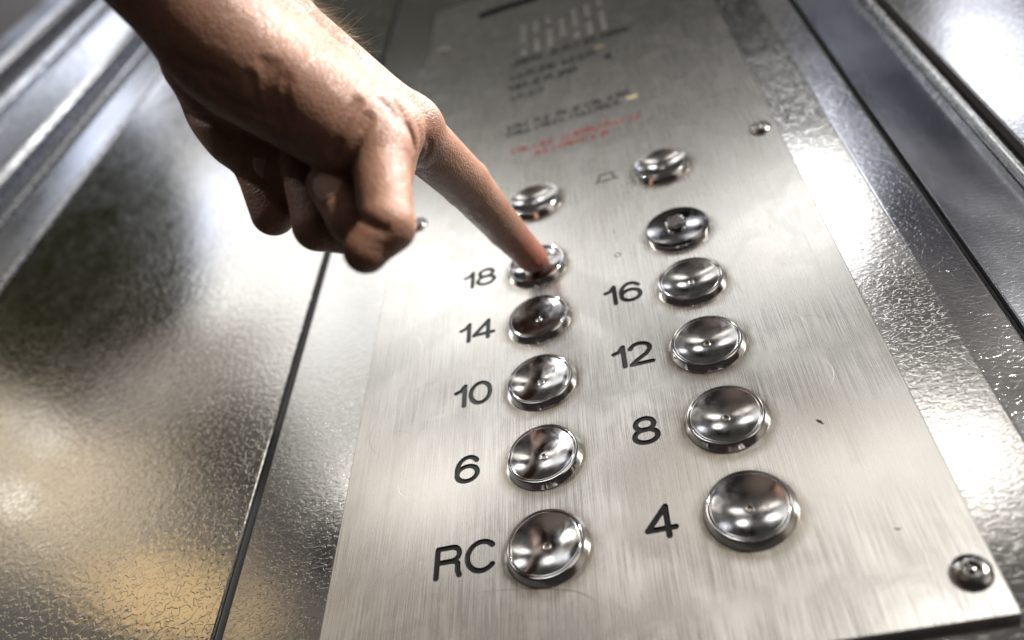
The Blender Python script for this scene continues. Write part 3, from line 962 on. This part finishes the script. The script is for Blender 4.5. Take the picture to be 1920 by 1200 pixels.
    ((-23.41, 101.29, 123.09), (0.80, -0.07, 0.60), (0.49, -0.23, -0.69)),
    ((-15.16, 65.93, 130.88), (0.78, 0.19, 0.59), (0.49, -0.17, -0.69)),
]
BODY_LO, BODY_HI = (-207.82, -4.36, -18.60), (22.20, 210.14, 465.28)
BODY_BASE = (0.20, 133.20, 3.40)


def capsule(P, a, b, ra, rb):
    a, b = np.array(a), np.array(b)
    ab = b - a
    t = np.clip(((P - a) @ ab) / (ab @ ab + 1e-9), 0, 1)
    return np.linalg.norm(P - a - t[:, None] * ab, axis=1) - (ra + (rb - ra) * t)


def smin(a, b, k):
    h = np.maximum(k - np.abs(a - b), 0) / k
    return np.minimum(a, b) - h * h * k * .25


def body_sdf(P):
    D = None
    for a, b, ra, rb in PALM:
        d = capsule(P, a, b, ra, rb)
        D = d if D is None else smin(D, d, 7.5)
    for mcp, kk, bones in FINGERS:
        g = None
        for a, b, ra, rb in bones:
            d = capsule(P, a, b, ra, rb)
            g = d if g is None else smin(g, d, 1.2)
        k = 0.35 + kk * np.exp(-(np.linalg.norm(P - np.array(mcp), axis=1) / 13.0) ** 2)
        D = smin(D, g, k)
    for path, wd, dep in FOLDS:
        path = np.array(path)
        near = np.full(len(P), 1e9)
        c = path.mean(0)
        R_ = np.linalg.norm(path - c, axis=1).max() + wd * 4
        m = np.linalg.norm(P - c, axis=1) < R_
        if not m.any():
            continue
        Q = P[m]
        for i in range(len(path) - 1):
            s0, s1 = (i / (len(path) - 1)), ((i + 1) / (len(path) - 1))
            near[m] = np.minimum(near[m], capsule(Q, path[i], path[i + 1], 0, 0))
        D = D + dep * np.exp(-(near / wd) ** 2)
    return D


def surface_net(f, lo, hi, h):
    lo, hi = np.array(lo, float), np.array(hi, float)
    B = 8
    nb = np.ceil((hi - lo) / (h * B)).astype(int)
    n = nb * B + 1
    F = np.empty(n, np.float32)
    ci = np.stack(np.meshgrid(*[np.arange(k) for k in nb], indexing='ij'), -1).reshape(-1, 3)
    cc = lo + (ci + .5) * B * h
    dc = f(cc)
    act = np.abs(dc) < B * h * .95 + 1.5
    F[:] = 9.0
    for (i, j, k), d in zip(ci[~act], dc[~act]):
        if d < 0:
            F[i * B:i * B + B + 1, j * B:j * B + B + 1, k * B:k * B + B + 1] = -9.0
    loc = np.stack(np.meshgrid(*[np.arange(B + 1)] * 3, indexing='ij'), -1).reshape(-1, 3)
    A = ci[act]
    for s in range(0, len(A), 400):
        a = A[s:s + 400]
        idx = (a[:, None, :] * B + loc[None]).reshape(-1, 3)
        F[idx[:, 0], idx[:, 1], idx[:, 2]] = f(lo + idx * h)
    inside = F < 0
    cnt = np.zeros(n - 1, np.int8)
    offs = [(x, y, z) for x in (0, 1) for y in (0, 1) for z in (0, 1)]
    sl = lambda o: tuple(slice(o[i], n[i] - 1 + o[i]) for i in range(3))
    for o in offs:
        cnt += inside[sl(o)]
    cells = np.argwhere((cnt > 0) & (cnt < 8))
    vid = np.full(n - 1, -1, np.int32)
    vid[cells[:, 0], cells[:, 1], cells[:, 2]] = np.arange(len(cells))
    acc = np.zeros((len(cells), 3))
    num = np.zeros(len(cells))
    val = {o: F[cells[:, 0] + o[0], cells[:, 1] + o[1], cells[:, 2] + o[2]] for o in offs}
    for o in offs:
        for ax in range(3):
            if o[ax] == 0:
                q = list(o)
                q[ax] = 1
                a, b = val[o], val[tuple(q)]
                m = (a < 0) != (b < 0)
                t = np.where(m, a / np.where(m, a - b, 1), 0)
                p = np.array(o, float)[None].repeat(len(cells), 0)
                p[:, ax] += t
                acc += p * m[:, None]
                num += m
    V = lo + (cells + acc / num[:, None]) * h
    quads = []
    for ax in range(3):
        a0 = [slice(0, n[i]) for i in range(3)]
        a1 = [slice(0, n[i]) for i in range(3)]
        a0[ax] = slice(0, n[ax] - 1)
        a1[ax] = slice(1, n[ax])
        x0, x1 = inside[tuple(a0)], inside[tuple(a1)]
        for flip, mask in ((False, x0 & ~x1), (True, ~x0 & x1)):
            e = np.argwhere(mask)
            b, c = (ax + 1) % 3, (ax + 2) % 3
            e = e[(e[:, b] > 0) & (e[:, c] > 0) & (e[:, b] < n[b] - 1) & (e[:, c] < n[c] - 1)]
            db, dc_ = np.zeros(3, int), np.zeros(3, int)
            db[b] = 1
            dc_[c] = 1
            q = [vid[tuple((e - x).T)] for x in (db + dc_, dc_, 0 * db, db)]
            q = np.stack(q if not flip else q[::-1], 1)
            quads.append(q)
    return V, np.concatenate(quads)


V, Q = surface_net(body_sdf, BODY_LO, BODY_HI, 0.8)
ok = (Q >= 0).all(1)
Q = Q[ok]
base = np.array(BODY_BASE)
me = bpy.data.meshes.new('person')
X = (V - base) * S
X = np.stack([X[:, 0], -X[:, 2], X[:, 1]], 1)
me.vertices.add(len(X))
me.vertices.foreach_set('co', X.ravel())
me.loops.add(Q.size)
me.loops.foreach_set('vertex_index', Q.ravel())
me.polygons.add(len(Q))
me.polygons.foreach_set('loop_start', np.arange(0, Q.size, 4))
me.polygons.foreach_set('use_smooth', np.ones(len(Q), bool))
me.update(calc_edges=True)
me.validate()
person = tag(empty('person', W(*base)), 'bare hand pressing the button marked 18 with its index finger', 'person')
body = link('hand', me, M_skin, person)


def nail(c, along, out, L, wd):
    c, along, out = (Vector(x) for x in (c, along, out))
    along.normalize()
    out = (out - along * out.dot(along)).normalized()
    side = along.cross(out)
    vs, fs = [], []
    nu, nv = 10, 12
    for j in range(nv + 1):
        t = j / nv * 2 - 1
        for i in range(nu + 1):
            s = i / nu * 2 - 1
            ww = wd * .5 * (1 - max(0, abs(t) - .45) ** 2 * 1.6)
            p = c + along * (t * L * .5) + side * (s * ww) + out * (-(s * ww) ** 2 / (wd * 1.05) - .25 * max(0, abs(t) - .3) ** 2 * 2)
            vs.append(W(*(p - Vector(base))))
    for j in range(nv):
        for i in range(nu):
            k = j * (nu + 1) + i
            fs.append((k, k + 1, k + nu + 2, k + nu + 1))
    m_ = mesh_from('fingernail', vs, fs, True)
    o = link('fingernail', m_, M_nail, person)
    md = o.modifiers.new('thickness', 'SOLIDIFY')
    md.thickness = 0.0005
    md.offset = 0
    return o


for a in NAILS:
    nail(*a)

# fine hairs on the back of the forearm
rnd = random.Random(5)
vs, fs = [], []
for root, nrm, drc in HAIRS:
    root, nrm, drc = Vector(root), Vector(nrm), Vector(drc)
    for q in range(5):
        p = root + Vector([rnd.uniform(-3.0, 3.0) for _ in range(3)])
        p -= nrm * (p - root).dot(nrm)
        d = (drc + Vector([rnd.gauss(0, .35) for _ in range(3)])).normalized()
        L = rnd.uniform(3.5, 8)
        side = d.cross(nrm).normalized() * .035
        prev = None
        for i in range(6):
            t = i / 5
            x = p + d * (L * t) + nrm * (L * (.75 * t - .45 * t * t) - .2)
            n = len(vs)
            k = side * (1 - t * .9)
            vs += [W(*(x + k - Vector(base))), W(*(x - k - Vector(base))), W(*(x + nrm.cross(side).normalized() * .03 * (1 - t * .9) - Vector(base)))]
            if i:
                for a, b in ((0, 1), (1, 2), (2, 0)):
                    fs.append((n - 3 + a, n - 3 + b, n + b, n + a))
if vs:
    link('arm_hair', mesh_from('arm_hair', vs, fs, True), M_hair, person)
